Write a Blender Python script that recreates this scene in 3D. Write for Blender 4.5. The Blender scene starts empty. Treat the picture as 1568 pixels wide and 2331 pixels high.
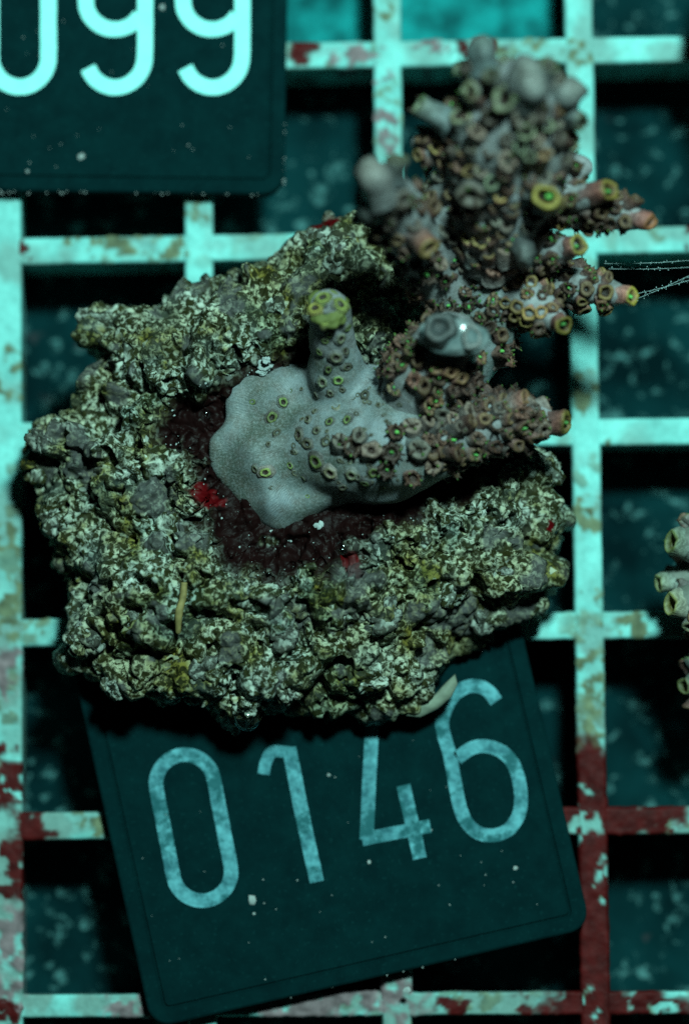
import bpy, bmesh, math, random
import numpy as np
from mathutils import Vector, Matrix
from mathutils.bvhtree import BVHTree

S = 0.001                      # everything below is thought out in millimetres
random.seed(7); rng = np.random.default_rng(7)
scn = bpy.context.scene
col = scn.collection

# ------------------------------------------------------------------ camera
PW, PH, PPM = 1568.0, 2331.0, 28.67      # picture size and pixels per mm at the grid plane
DIST, TILT = 260.0, math.radians(5.5)
cam_d = bpy.data.cameras.new('camera')
cam = bpy.data.objects.new('camera', cam_d); col.objects.link(cam)
scn.camera = cam
CAM = Vector((0, -DIST * math.sin(TILT), DIST * math.cos(TILT)))
cam.location = CAM * S
cam.rotation_euler = (TILT * -1 * -1, 0, 0)
cam_d.sensor_fit = 'VERTICAL'; cam_d.sensor_height = 36.0
cam_d.lens = 36.0 * DIST / (PH / PPM)
cam_d.clip_start = 0.01; cam_d.clip_end = 5.0
cam_d.dof.use_dof = True
cam_d.dof.focus_distance = (DIST - 9.5) * S
cam_d.dof.aperture_fstop = 10.5
CR = Matrix.Rotation(TILT, 3, 'X')

def P(px, py, z=0.0):
    """photo pixel -> point (mm) of the place at height z"""
    d = CR @ Vector(((px - PW / 2) / PPM, -(py - PH / 2) / PPM, -DIST))
    t = (z - CAM.z) / d.z
    return CAM + d * t

# ------------------------------------------------------------------ world and lamp
w = bpy.data.worlds.new('World'); scn.world = w; w.use_nodes = True
bg = w.node_tree.nodes['Background']
bg.inputs[0].default_value = (0.45, 1.0, 0.95, 1); bg.inputs[1].default_value = 0.005
LC = (0.60, 1.0, 0.93)
ld = bpy.data.lights.new('tank_lamp', 'AREA'); ld.shape = 'DISK'; ld.size = 34 * S
ld.color = LC; ld.energy = 1.22
lamp = bpy.data.objects.new('tank_lamp', ld); col.objects.link(lamp)
lamp.location = Vector((48, 100, 262)) * S
lamp.rotation_euler = (Vector((0, 0, 0)) - lamp.location).to_track_quat('-Z', 'Y').to_euler()

scn.view_settings.view_transform = 'Standard'; scn.view_settings.look = 'None'
scn.view_settings.exposure = 0.0; scn.view_settings.gamma = 1.0
scn.view_settings.use_curve_mapping = False
scn.cycles.use_denoising = False
scn.cycles.max_bounces = 6; scn.cycles.diffuse_bounces = 2

# ------------------------------------------------------------------ numpy noise
def _h(ix, iy, iz, seed):
    h = (ix.astype(np.int64) * 374761393 + iy.astype(np.int64) * 668265263 + iz.astype(np.int64) * 2147483647 + seed * 974634777) & 0xffffffff
    h = ((h ^ (h >> 13)) * 1274126177) & 0xffffffff
    h = ((h ^ (h >> 16)) * 2246822519) & 0xffffffff
    return ((h ^ (h >> 15)) & 0xffffff) / float(0xffffff)
def vnoise(p, seed=0):
    i = np.floor(p).astype(np.int64); f = p - i
    f = f * f * f * (f * (f * 6 - 15) + 10)
    r = 0
    for a in (0, 1):
        for b in (0, 1):
            for c in (0, 1):
                wgt = (f[:, 0] if a else 1 - f[:, 0]) * (f[:, 1] if b else 1 - f[:, 1]) * (f[:, 2] if c else 1 - f[:, 2])
                r = r + wgt * _h(i[:, 0] + a, i[:, 1] + b, i[:, 2] + c, seed)
    return r
def fbm(p, seed=0, oct=3):
    r, a, t = 0, 1.0, 0
    for k in range(oct):
        r = r + a * vnoise(p * (2.03 ** k) + 17.3 * k, seed + k); t += a; a *= 0.5
    return r / t
def worley(p, seed=0):
    i = np.floor(p).astype(np.int64); best = np.full(len(p), 9.0); idv = np.zeros(len(p))
    for a in (-1, 0, 1):
        for b in (-1, 0, 1):
            for c in (-1, 0, 1):
                x, y, z = i[:, 0] + a, i[:, 1] + b, i[:, 2] + c
                q = np.stack([x + _h(x, y, z, seed), y + _h(x, y, z, seed + 11), z + _h(x, y, z, seed + 23)], 1)
                d = np.sqrt(((q - p) ** 2).sum(1)); m = d < best
                best = np.where(m, d, best); idv = np.where(m, _h(x, y, z, seed + 37), idv)
    return best, idv
def sst(a, b, x):
    t = np.clip((x - a) / (b - a), 0, 1); return t * t * (3 - 2 * t)
def sdf_poly(xy, poly):
    """signed distance, positive inside"""
    poly = np.asarray(poly, float); n = len(poly)
    d = np.full(len(xy), 1e9); ins = np.zeros(len(xy), bool)
    for k in range(n):
        a, b = poly[k], poly[(k + 1) % n]
        e = b - a; v = xy - a
        t = np.clip((v @ e) / max(e @ e, 1e-9), 0, 1)
        d = np.minimum(d, np.sqrt(((v - t[:, None] * e) ** 2).sum(1)))
        c = ((a[1] > xy[:, 1]) != (b[1] > xy[:, 1]))
        xin = (b[0] - a[0]) * (xy[:, 1] - a[1]) / ((b[1] - a[1]) if abs(b[1] - a[1]) > 1e-9 else 1e-9) + a[0]
        ins ^= c & (xy[:, 0] < xin)
    return np.where(ins, d, -d)
def wpoly(pts, z): return [tuple(P(x, y, z)[:2]) for x, y in pts]

# ------------------------------------------------------------------ mesh helpers
def link(o, parent=None, **k):
    col.objects.link(o)
    if parent is not None: o.parent = parent
    for a, b in k.items(): o[a] = b
    return o
def mesh_np(name, verts, quads, mats, smooth=True, colors=None, tris=None):
    me = bpy.data.meshes.new(name)
    verts = np.asarray(verts, float) * S
    faces = [tuple(map(int, q)) for q in quads]
    if tris is not None: faces += [tuple(map(int, q)) for q in tris]
    me.from_pydata(verts.tolist(), [], faces)
    if smooth: me.polygons.foreach_set('use_smooth', [True] * len(me.polygons))
    for m in (mats if isinstance(mats, (list, tuple)) else [mats]): me.materials.append(m)
    if colors is not None:
        at = me.color_attributes.new('tint', 'FLOAT_COLOR', 'POINT')
        c = np.ones((len(verts), 4), np.float32); c[:, :colors.shape[1]] = colors
        at.data.foreach_set('color', c.ravel())
    me.update(); return me
def mesh_obj(name, verts, quads, mats, parent=None, smooth=True, colors=None, tris=None, **k):
    return link(bpy.data.objects.new(name, mesh_np(name, verts, quads, mats, smooth, colors, tris)), parent, **k)
def grid_quads(nu, nv, close_u=False, off=0):
    u = np.arange(nu if close_u else nu - 1); v = np.arange(nv - 1)
    U, V = np.meshgrid(u, v, indexing='ij'); U2 = (U + 1) % nu
    return np.stack([U * nv + V, U2 * nv + V, U2 * nv + V + 1, U * nv + V + 1], -1).reshape(-1, 4) + off
def empty(name, loc=(0, 0, 0), **k):
    o = bpy.data.objects.new(name, None); o.empty_display_size = 0.002
    o.location = Vector(loc) * S
    return link(o, None, **k)
def child(o, parent):
    """parent o keeping it where it stands (parents are unrotated empties)"""
    o.parent = parent; o.location = Vector(o.location) - Vector(parent.location)
    return o

# ------------------------------------------------------------------ materials
class NT:
    def __init__(s, name, rough=0.6, spec=0.3):
        s.m = bpy.data.materials.new(name); s.m.use_nodes = True
        s.t = s.m.node_tree; s.n = s.t.nodes; s.p = s.n['Principled BSDF']
        s.p.inputs['Roughness'].default_value = rough; s.p.inputs['Specular IOR Level'].default_value = spec
        tc = s.n.new('ShaderNodeTexCoord'); mp = s.n.new('ShaderNodeMapping'); mp.inputs['Scale'].default_value = (1 / S,) * 3
        s.t.links.new(tc.outputs['Object'], mp.inputs[0]); s.co = mp.outputs[0]
    def l(s, a, b): s.t.links.new(a, b)
    def noise(s, scale, detail=3, rough=0.55, dist=0.0, out='Fac'):
        n = s.n.new('ShaderNodeTexNoise'); n.inputs['Scale'].default_value = scale; n.inputs['Detail'].default_value = detail
        n.inputs['Roughness'].default_value = rough; n.inputs['Distortion'].default_value = dist
        s.l(s.co, n.inputs['Vector']); return n.outputs[out]
    def vor(s, scale, out='Distance', feature='F1'):
        n = s.n.new('ShaderNodeTexVoronoi'); n.feature = feature; n.inputs['Scale'].default_value = scale
        s.l(s.co, n.inputs['Vector']); return n.outputs[out]
    def ramp(s, x, stops, interp='LINEAR'):
        r = s.n.new('ShaderNodeValToRGB'); r.color_ramp.interpolation = interp
        while len(r.color_ramp.elements) < len(stops): r.color_ramp.elements.new(0.5)
        for e, (p, c) in zip(r.color_ramp.elements, stops):
            e.position = p; e.color = (c, c, c, 1) if isinstance(c, (int, float)) else (*c, 1)
        s.l(x, r.inputs[0]); return r.outputs[0]
    def mix(s, f, a, b, mode='MIX'):
        n = s.n.new('ShaderNodeMix'); n.data_type = 'RGBA'; n.blend_type = mode
        for sock, v in ((n.inputs[0], f), (n.inputs[6], a), (n.inputs[7], b)):
            if isinstance(v, (int, float)): sock.default_value = v
            elif isinstance(v, tuple): sock.default_value = (*v, 1)
            else: s.l(v, sock)
        return n.outputs[2]
    def math(s, op, a, b=0.5):
        n = s.n.new('ShaderNodeMath'); n.operation = op
        for sock, v in ((n.inputs[0], a), (n.inputs[1], b)):
            if isinstance(v, (int, float)): sock.default_value = v
            else: s.l(v, sock)
        return n.outputs[0]
    def attr(s, name='tint'):
        n = s.n.new('ShaderNodeVertexColor'); n.layer_name = name; return n.outputs[0]
    def sep(s, c):
        n = s.n.new('ShaderNodeSeparateColor'); s.l(c, n.inputs[0]); return n.outputs
    def col(s, c):
        if isinstance(c, tuple): s.p.inputs['Base Color'].default_value = (*c, 1)
        else: s.l(c, s.p.inputs['Base Color'])
    def bump(s, h, strength=0.5, dist=0.1):
        b = s.n.new('ShaderNodeBump'); b.inputs['Strength'].default_value = strength; b.inputs['Distance'].default_value = dist * S
        s.l(h, b.inputs['Height']); s.l(b.outputs[0], s.p.inputs['Normal'])

def m_plain(name, c, rough=0.6, spec=0.3, var=0.25, scale=2.0):
    k = NT(name, rough, spec)
    k.col(k.mix(k.noise(scale, 3), tuple(x * (1 - var) for x in c), tuple(min(1, x * (1 + var)) for x in c)))
    return k.m
# grid plastic: colour of plastic and growths comes with the mesh
k = NT('grid_plastic', 0.6, 0.1); a = k.attr()
k.col(k.mix(k.ramp(k.noise(1.6, 4, 0.6), [(0.30, 0.80), (0.62, 1.0)]), (0, 0, 0), a, 'MIX'))
k.bump(k.noise(2.5, 4), 0.5, 0.12); M_GRID = k.m
# tag plate
k = NT('tag_plastic', 0.75, 0.015)
c = k.mix(k.ramp(k.noise(0.5, 5, 0.65), [(0.35, 0.0), (0.7, 1.0)]), (0.0008, 0.0125, 0.0145), (0.0013, 0.0195, 0.0215))
c = k.mix(k.ramp(k.noise(3.0, 2, 0.5), [(0.62, 0.0), (0.75, 0.35)]), c, (0.006, 0.045, 0.047))
k.col(c); k.bump(k.noise(5, 3), 0.25, 0.05); M_TAG = k.m
# clean numerals and stained numerals
k = NT('numeral_white', 0.6, 0.05)
k.col(k.mix(k.noise(1.0, 4), (0.26, 0.78, 0.74), (0.36, 0.95, 0.90))); M_NUM = k.m
k = NT('numeral_stained', 0.6, 0.05)
c = k.mix(k.ramp(k.noise(0.9, 4, 0.65), [(0.35, 0.0), (0.65, 1.0)]), (0.03, 0.13, 0.155), (0.125, 0.40, 0.45))
c = k.mix(k.ramp(k.noise(0.42, 5, 0.7), [(0.49, 0.0), (0.58, 0.9)]), c, (0.012, 0.09, 0.10))
k.col(c); M_NUM2 = k.m
# rock
k = NT('rock_crust', 0.45, 0.05); ms = k.sep(k.attr())
dark = k.mix(k.noise(0.8, 3), (0.005, 0.009, 0.008), (0.042, 0.043, 0.013))
cream = k.mix(k.ramp(k.noise(0.35, 3, 0.6), [(0.46, 0.0), (0.66, 1.0)]), (0.41, 0.485, 0.41), (0.20, 0.19, 0.052))
grain = k.ramp(k.noise(2.2, 3.5, 0.60, 0.5), [(0.47, 0.0), (0.62, 1.0)])
c = k.mix(grain, dark, cream)
c = k.mix(k.ramp(k.noise(0.28, 4, 0.6, 0.4), [(0.52, 0.0), (0.66, 0.6)]), c, k.mix(k.noise(1.6, 4, .65), (0.008, 0.013, 0.013), (0.075, 0.105, 0.10)))
c = k.mix(k.ramp(k.vor(1.9, 'Color'), [(0.86, 0.0), (0.96, 0.6)]), c, (0.56, 0.66, 0.58))
c = k.mix(k.ramp(k.noise(0.11, 3, .55), [(.46, 0.0), (.60, 1.0)]), c, k.mix(1.0, c, (.88, .80, .62), 'MULTIPLY'))
c = k.mix(k.ramp(k.noise(0.16, 3, .55, .3), [(.54, 0.0), (.66, .8)]), c, k.mix(1.0, c, (.50, .62, .62), 'MULTIPLY'))
mar = k.mix(k.ramp(k.noise(2.6, 4, 0.65), [(0.60, 0.0), (0.72, 1.0)]), k.mix(k.noise(0.8, 3), (0.003, 0.0015, 0.0015), (0.013, 0.004, 0.0038)), (0.06, 0.055, 0.052))
c = k.mix(ms[0], c, mar)
c = k.mix(ms[1], c, (0.075, 0.002, 0.003))
c = k.mix(ms[2], c, k.mix(k.noise(1.8, 4, .65), (0.012, 0.015, 0.015), (0.13, 0.135, 0.135)))
k.col(c); k.bump(k.noise(2.2, 4, 0.6), 0.5, 0.14); M_ROCK = k.m
# coral tissue
k = NT('coral_tissue', 0.55, 0.3)
c = k.mix(k.ramp(k.noise(0.17, 4), [(0.38, 0.0), (0.60, 1.0)]), (0.072, 0.094, 0.078), (0.205, 0.25, 0.27))
c = k.mix(k.ramp(k.noise(1.1, 5, .65), [(0.42, 0.0), (0.66, 0.55)]), c, (0.10, 0.085, 0.07))
c = k.mix(k.ramp(k.noise(5.0, 3, .6), [(0.45, 0.0), (0.7, 0.45)]), c, (0.30, 0.34, 0.35))
k.col(c)
tc = k.n.new('ShaderNodeTexCoord'); gr = k.n.new('ShaderNodeTexGradient'); gr.gradient_type = 'RADIAL'
k.l(tc.outputs['Object'], gr.inputs[0])
ang = k.math('ADD', k.math('MULTIPLY', gr.outputs[1], 1500.0), k.math('MULTIPLY', k.noise(0.5, 3), 40.0))
wv = k.math('ADD', k.math('MULTIPLY', k.math('MULTIPLY', k.math('SINE', ang), 0.7), k.ramp(k.noise(0.25, 3), [(.42, 0.0), (.62, 1.0)])), k.math('MULTIPLY', k.noise(3.0, 4), 1.2))
k.bump(wv, 0.22, 0.07); k.p.inputs['Subsurface Weight'].default_value = .45; k.p.inputs['Subsurface Radius'].default_value = (1, .9, .8); k.p.inputs['Subsurface Scale'].default_value = .7 * S; M_BASE = k.m
k = NT('coral_branch_tissue', 0.55, 0.3)
c = k.mix(k.ramp(k.noise(0.3, 3), [(0.35, 0.0), (0.65, 1.0)]), (0.17, 0.185, 0.185), (0.30, 0.32, 0.335))
c = k.mix(k.ramp(k.noise(2.0, 4), [(0.40, 0.0), (0.7, 0.5)]), c, (0.11, 0.095, 0.085))
k.col(c); k.bump(k.noise(2.2, 5, .65), .6, .2); M_CORAL = k.m
k = NT('swollen_tissue', 0.18, 0.5)
k.col(k.mix(k.ramp(k.noise(0.9, 4, .6), [(0.35, 0.0), (0.65, 1.0)]), (0.06, 0.10, 0.105), (0.20, 0.25, 0.25))); k.bump(k.noise(1.6, 3), .5, .2); M_SWELL = k.m
k = NT('corallite_tissue', 0.5, 0.35); a = k.attr()
oi = k.n.new('ShaderNodeObjectInfo')
a = k.mix(1.0, a, k.ramp(oi.outputs['Random'], [(0.0, (.45, .44, .44)), (.3, (.65, .66, .68)), (.6, (.85, 1.0, 1.0)), (1.0, (1.25, 1.08, 1.05))]), 'MULTIPLY')
k.col(k.mix(k.ramp(k.noise(2.6, 4, 0.6), [(0.30, 0.35), (0.62, 1.0)]), (0.02, 0.012, 0.009), a)); k.bump(k.noise(3, 4, .65), 0.8, 0.2); M_CUP = k.m
# tank floor
k = NT('floor_film', 0.8, 0.01)
c = k.mix(k.ramp(k.noise(0.12, 4), [(0.35, 0.0), (0.65, 1.0)]), (0.0008, 0.009, 0.011), (0.003, 0.030, 0.034))
c = k.mix(k.ramp(k.noise(0.75, 3, 0.6, 0.3), [(0.57, 0.0), (0.70, 1.0)]), c, (0.07, 0.19, 0.19))
c = k.mix(k.ramp(k.noise(0.3, 2), [(0.70, 0.0), (0.76, 0.7)]), c, (0.05, 0.045, 0.05))
k.col(c); M_FLOOR = k.m
k = NT('pale_plate', 0.7, 0.03)
k.col(k.mix(k.ramp(k.noise(0.35, 4, 0.6), [(0.35, 0.0), (0.6, 1.0)]), (0.002, 0.07, 0.075), (0.008, 0.26, 0.265))); M_PLATE = k.m
M_WORM = m_plain('worm_tube', (0.22, 0.18, 0.07), 0.6, 0.1, 0.7, 1.8)
M_SHELL = m_plain('shell', (0.17, 0.21, 0.16), 0.5, 0.1, 0.6, 1.3)
M_FLUFF = m_plain('detritus', (0.30, 0.36, 0.35), 0.8, 0.1, 0.6, 2.0)
M_FILM = m_plain('slime', (0.35, 0.50, 0.50), 0.3, 0.5, 0.3, 3.0)
k = NT('bubble_film', 0.08, 0.5)
tr = k.n.new('ShaderNodeBsdfTransparent'); gl = k.n.new('ShaderNodeBsdfGlossy'); gl.inputs['Roughness'].default_value = .12; lw = k.n.new('ShaderNodeLayerWeight'); lw.inputs[0].default_value = .25; mx = k.n.new('ShaderNodeMixShader')
gl.inputs[0].default_value = (.55, .6, .6, 1)
k.l(k.math('ADD', k.math('MULTIPLY', lw.outputs['Facing'], .55), .05), mx.inputs[0]); k.l(tr.outputs[0], mx.inputs[1]); k.l(gl.outputs[0], mx.inputs[2]); k.l(mx.outputs[0], k.n['Material Output'].inputs['Surface']); M_BUB = k.m

# ------------------------------------------------------------------ tank floor
ZF = -9.0
mesh_obj('tank_floor', [(-160, -160, ZF), (160, -160, ZF), (160, 160, ZF), (-160, 160, ZF)], [(0, 1, 2, 3)], M_FLOOR, None, False, kind='structure')

# ------------------------------------------------------------------ egg crate grid
RED, PNK, ALG, WHT = 0, 1, 2, 3
BLOBS = [  # px, py, rx, ry, kind
 (690,112,36,28,RED),(1080,104,52,32,RED),(62,572,10,22,RED),(1562,525,22,30,RED),
 (25,1795,42,60,RED),(72,1880,46,34,RED),(38,1985,26,80,RED),(10,2300,26,30,RED),(5,1700,20,20,RED),
 (1346,1800,85,125,RED),(1352,2000,90,170,RED),(1358,2220,90,170,RED),(1450,1862,110,50,RED),
 (1040,2288,42,26,RED),(1400,2290,190,45,RED),(1190,2290,26,22,RED),
 (1385,1990,16,40,WHT),(1325,1885,28,40,WHT),(1320,1800,12,14,WHT),(1335,2265,14,22,WHT),(1515,1882,30,16,WHT),(1520,2300,25,12,WHT),(1140,2285,60,20,WHT),(35,1815,14,14,WHT),
 (20,1528,42,52,PNK),(22,2170,46,120,PNK),(330,2290,90,30,PNK),(760,2290,220,32,PNK),(902,2215,46,60,PNK),
 (800,126,60,30,PNK),(866,158,26,20,PNK),(985,112,26,24,PNK),(890,300,26,60,PNK),(1012,2262,20,20,PNK),
 (22,850,34,62,ALG),(10,1240,40,34,ALG),(30,1375,40,30,ALG),(25,1430,40,26,ALG),(1330,890,40,36,ALG),(1345,1500,30,42,ALG),(1340,1590,34,60,ALG),(1345,1660,30,40,ALG),
 (1420,1416,50,26,ALG),(300,552,60,24,ALG),(200,548,40,18,ALG),(400,570,24,30,ALG),(1335,1170,30,24,ALG),(1348,1360,30,30,ALG),(880,12,40,18,ALG),(1210,100,46,22,ALG),(450,470,20,24,ALG),(1120,118,28,30,ALG),(1318,120,30,16,ALG),(1395,1000,14,16,ALG),(130,1425,40,16,ALG),(240,1865,60,18,ALG),
]
BW = [(P(x, y, 0), rx / PPM, ry / PPM, t) for x, y, rx, ry, t in BLOBS]
grid = empty('egg_crate_grid', (0, 0, ZF), label='pale aqua plastic egg crate grid with square cells, crusted with algae, under everything', category='grid')
def bar(x0, y0, x1, y1, drop, seed, wid=2.2):
    a, b = P(x0, y0, 0), P(x1, y1, 0)
    d = (b - a); L = d.length; d.normalize(); n = Vector((-d.y, d.x, 0))
    h = wid / 2; dep = 8.6
    prof = [(-h * .45, -dep), (-h * .62, -5.5), (-h * .84, -2.5), (-h * .96, -0.9), (-h, -0.35), (-h * .93, -0.10)] + \
           [(h * t, 0.0) for t in np.linspace(-.84, .84, 11)] + \
           [(h * .93, -0.10), (h, -0.35), (h * .96, -0.9), (h * .84, -2.5), (h * .62, -5.5), (h * .45, -dep)]
    prof = np.array(prof); nv = len(prof); nu = int(L / 0.22)
    t = np.linspace(0, L, nu)
    T = np.repeat(t, nv); O = np.tile(prof[:, 0], nu); Z = np.tile(prof[:, 1], nu) - drop
    pos = np.array(a)[None, :] + T[:, None] * np.array(d) + O[:, None] * np.array(n); pos[:, 2] = Z
    # growth masks
    warp = np.stack([fbm(pos * 0.9, 5 + seed, 3), fbm(pos * 0.9 + 50, 9 + seed, 3)], 1) * 2 - 1
    wx = pos[:, :2] + warp * 1.5
    msk = np.zeros((len(pos), 4))
    for c, rx, ry, ty in BW:
        q = ((wx[:, 0] - c.x) / rx) ** 2 + ((wx[:, 1] - c.y) / ry) ** 2
        msk[:, ty] = np.maximum(msk[:, ty], sst(1.45, 0.65, q))
    nz = fbm(pos * 0.8, 31, 4); spots = sst(0.57, 0.66, nz) * 0.75 * sst(0.35, 0.6, fbm(pos * 0.12, 77, 2))
    msk[:, ALG] = np.maximum(msk[:, ALG] * sst(0.36, 0.52, fbm(pos * 1.3, 41, 3)), spots)
    msk[:, PNK] *= sst(0.30, 0.50, fbm(pos * 1.1, 47, 3)); msk[:, RED] *= sst(0.12, 0.22, fbm(pos * 0.9, 53, 3))
    msk[:, RED] *= 1 - msk[:, WHT] * sst(0.4, 0.5, fbm(pos * 1.2, 59, 2))
    C = np.tile(np.array([0.23, 0.68, 0.64]), (len(pos), 1))
    C *= (0.70 + 0.5 * fbm(pos * 0.45, 91, 3))[:, None]
    film_dim = sst(.45, .70, fbm(pos * .30, 95, 4))[:, None] * .6
    film_dim = np.clip(film_dim + sst(10, -40, pos[:, 1])[:, None] * sst(.30, .62, fbm(pos * .5, 96, 4))[:, None] * .8, 0, .85)  # dirt film grows towards the bottom, painting in light falloff as well
    C = C * (1 - film_dim) + np.array((.17, .27, .24)) * film_dim
    for ty, cc in ((ALG, (0.13, 0.17, 0.10)), (PNK, (0.20, 0.155, 0.165)), (RED, (0.065, 0.005, 0.005))):
        mk = np.clip(msk[:, ty], 0, 1)[:, None]
        C = C * (1 - mk) + np.array(cc) * (0.5 + 1.0 * fbm(pos * 1.5, 61 + ty, 2))[:, None] * mk
    # the growth stands proud of the plastic; plastic edges uneven
    g = msk[:, ALG] * 0.10 + msk[:, PNK] * 0.16 + msk[:, RED] * 0.06
    bump = (fbm(pos * 1.8, 67, 3) - 0.5) * 2
    out = np.sign(O) * (np.abs(O) > h * .9)
    amt = g * (0.6 + bump) + 0.03 * bump
    pos[:, 2] += np.where(Z > -0.3 - drop, amt, 0)
    pos[:, :2] += (out * (amt + 0.05 * (fbm(pos * 0.5, 71, 2) - 0.5)))[:, None] * np.array(n)[None, :2]
    o = mesh_obj('grid_bar', pos - np.array((0, 0, ZF)), grid_quads(nu, nv), M_GRID, grid, True, C)
    return o
YA, YB, XA, XB = -330, 2660, -470, 2060
def vbar(xt, xb, seed):
    s = (xb - xt) / 2331.0; bar(xt + s * YA, YA, xt + s * YB, YB, 0.0, seed, 2.28)
def hbar(yl, xl, yr, xr, seed, wid=2.18):
    s = (yr - yl) / (xr - xl); bar(XA, yl + s * (XA - xl), XB, yl + s * (XB - xl), 0.07, seed, wid)
for i, (a, b) in enumerate([(-418, -425), (16, 19), (450, 461), (880, 903), (1316, 1356), (1752, 1800)]): vbar(a, b, i)
for i, (a, b, c, d) in enumerate([(-302, 250, -315, 1450), (126, 650, 112, 1450), (568, 250, 546, 1450), (992, 0, 982, 1450), (1440, 100, 1425, 1250), (1880, 180, 1868, 1450), (2290, 200, 2283, 1450), (2715, 200, 2715, 1450)]):
    hbar(a, b, c, d, 20 + i, 2.18 if i != 6 else 1.8)

# pale plate under the grid at the top edge
pa, pb, pc, pd = P(600, -60, ZF), P(1262, -60, ZF), P(1262, 118, ZF), P(600, 122, ZF)
ring = []
for q0, q1 in ((pa, pb), (pb, pc), (pc, pd), (pd, pa)):
    for t in np.linspace(0, 1, 24, endpoint=False):
        q = q0.lerp(q1, t); j = fbm(np.array([[q.x * .5, q.y * .5, 3.0]]), 3, 3)[0] - .5
        ring.append((q.x + j * 1.2, q.y + j * 1.2))
bm = bmesh.new()
top = [bm.verts.new((x * S, y * S, (ZF + 1.2) * S)) for x, y in ring]; bot = [bm.verts.new((x * S, y * S, ZF * S)) for x, y in ring]
bm.faces.new(top[::-1]); n_ = len(ring)
for i in range(n_): bm.faces.new((top[i], top[(i + 1) % n_], bot[(i + 1) % n_], bot[i]))
bmesh.ops.recalc_face_normals(bm, faces=bm.faces)
me = bpy.data.meshes.new('pale_plate'); bm.to_mesh(me); bm.free(); me.materials.append(M_PLATE)
link(bpy.data.objects.new('pale_plate', me), None, label='mottled turquoise plate lying on the tank floor below the top of the grid', category='plate')

# ------------------------------------------------------------------ number tags
def rrect(wd, ht, r, off, n=10):
    w2, h2, rr = wd / 2 - off, ht / 2 - off, max(r - off, 0.35); pts = []
    for cx, cy, a0 in ((w2 - rr, h2 - rr, 0), (-w2 + rr, h2 - rr, 90), (-w2 + rr, -h2 + rr, 180), (w2 - rr, -h2 + rr, 270)):
        for t in np.linspace(0, 90, n): a = math.radians(a0 + t); pts.append((cx + rr * math.cos(a), cy + rr * math.sin(a)))
    return pts
def ribbon(pts, width, closed=False, dens=6, z0=0.0, z1=0.03):
    """constant-width stroke along smoothed world points -> verts, quads"""
    p = [Vector((x, y)) for x, y in pts]; n = len(p); out = []
    if n == 2 and not closed: out = [p[0].lerp(p[1], t) for t in np.linspace(0, 1, 8)]
    else:
        for i in range(n if closed else n - 1):
            g = lambda k: p[k % n] if closed else p[min(max(k, 0), n - 1)]
            a, b, c, d = g(i - 1), g(i), g(i + 1), g(i + 2)
            for t in np.linspace(0, 1, dens, endpoint=False):
                out.append(0.5 * ((2 * b) + (c - a) * t + (2 * a - 5 * b + 4 * c - d) * t * t + (3 * b - a - 3 * c + d) * t ** 3))
        if not closed: out.append(p[-1])
    m = len(out); vs = []
    for i in range(m):
        a, b = (out[(i - 1) % m], out[(i + 1) % m]) if closed else (out[max(i - 1, 0)], out[min(i + 1, m - 1)])
        tg = (b - a).normalized(); nn = Vector((-tg.y, tg.x)) * width / 2
        jl, jr = random.uniform(-.025, .025), random.uniform(-.025, .025)
        l, r = out[i] + nn * (1 + jl), out[i] - nn * (1 + jr)
        vs += [(l.x, l.y, z0), (l.x, l.y, z1), (r.x, r.y, z1), (r.x, r.y, z0)]
    fs = []
    for i in range(m if closed else m - 1):
        a, b = i * 4, ((i + 1) % m) * 4
        fs += [(a, a + 1, b + 1, b), (a + 1, a + 2, b + 2, b + 1), (a + 2, a + 3, b + 3, b + 2)]
    if not closed: fs += [(3, 2, 1, 0), ((m - 1) * 4, (m - 1) * 4 + 1, (m - 1) * 4 + 2, (m - 1) * 4 + 3)]
    return vs, fs
TH = 1.6
def tag(label, br, bl, height, z, strokes, num_mat, rim):
    """br / bl: photo pixels of the two lower corners"""
    A, B = P(*bl, z + TH), P(*br, z + TH); u = (B - A); wd = u.length; u.normalize(); v = Vector((-u.y, u.x, 0))
    c = A + u * wd / 2 + v * height / 2; c.z = z
    root = empty('number_tag', c, label=label, category='tag', group='numbered tags on the grid')
    prof = [(0.25, 0.0), (0.06, 0.05), (0, 0.3), (0, TH - 0.28), (0.05, TH - 0.1), (0.2, TH), (rim - .13, TH + 0.03), (rim - .05, TH - 0.16), (rim + .05, TH - 0.16), (rim + .14, TH), (rim + 2.0, TH)]
    rings = [rrect(wd, height, 1.75, o, 12) for o, _ in prof]; nv = len(prof); nu = len(rings[0]); V = []
    for i in range(nu):
        for j in range(nv):
            x, y = rings[j][i]; q = u * x + v * y; V.append((q.x, q.y, prof[j][1]))
    V = np.array(V); nn_ = (vnoise(V * 1.7 + 40, 3) - .5)
    V[:, :2] *= (1 + nn_ * 0.0035)[:, None]
    me = mesh_np('plate', V, grid_quads(nu, nv, True), M_TAG, False)
    bm = bmesh.new(); bm.from_mesh(me); bm.verts.ensure_lookup_table()
    bm.faces.new([bm.verts[i * nv + nv - 1] for i in range(nu)]); bm.faces.new([bm.verts[i * nv] for i in range(nu)][::-1])
    bmesh.ops.recalc_face_normals(bm, faces=bm.faces); bm.to_mesh(me); bm.free()
    link(bpy.data.objects.new('plate', me), root)
    for name, parts in strokes:
        V, F = [], []
        for k_, (pts, wpx, closed) in enumerate(parts):
            w_ = [tuple((P(x, y, z + TH) - c)[:2]) for x, y in pts]
            vs, fs = ribbon(w_, wpx / PPM, closed, 7, TH - 0.1, TH + 0.022 + 0.006 * k_)
            o_ = len(V); V += vs; F += [tuple(i + o_ for i in f) for f in fs]
        mesh_obj('numeral', V, F, num_mat, root, False, None, label='numeral ' + name)
    return root, c
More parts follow.
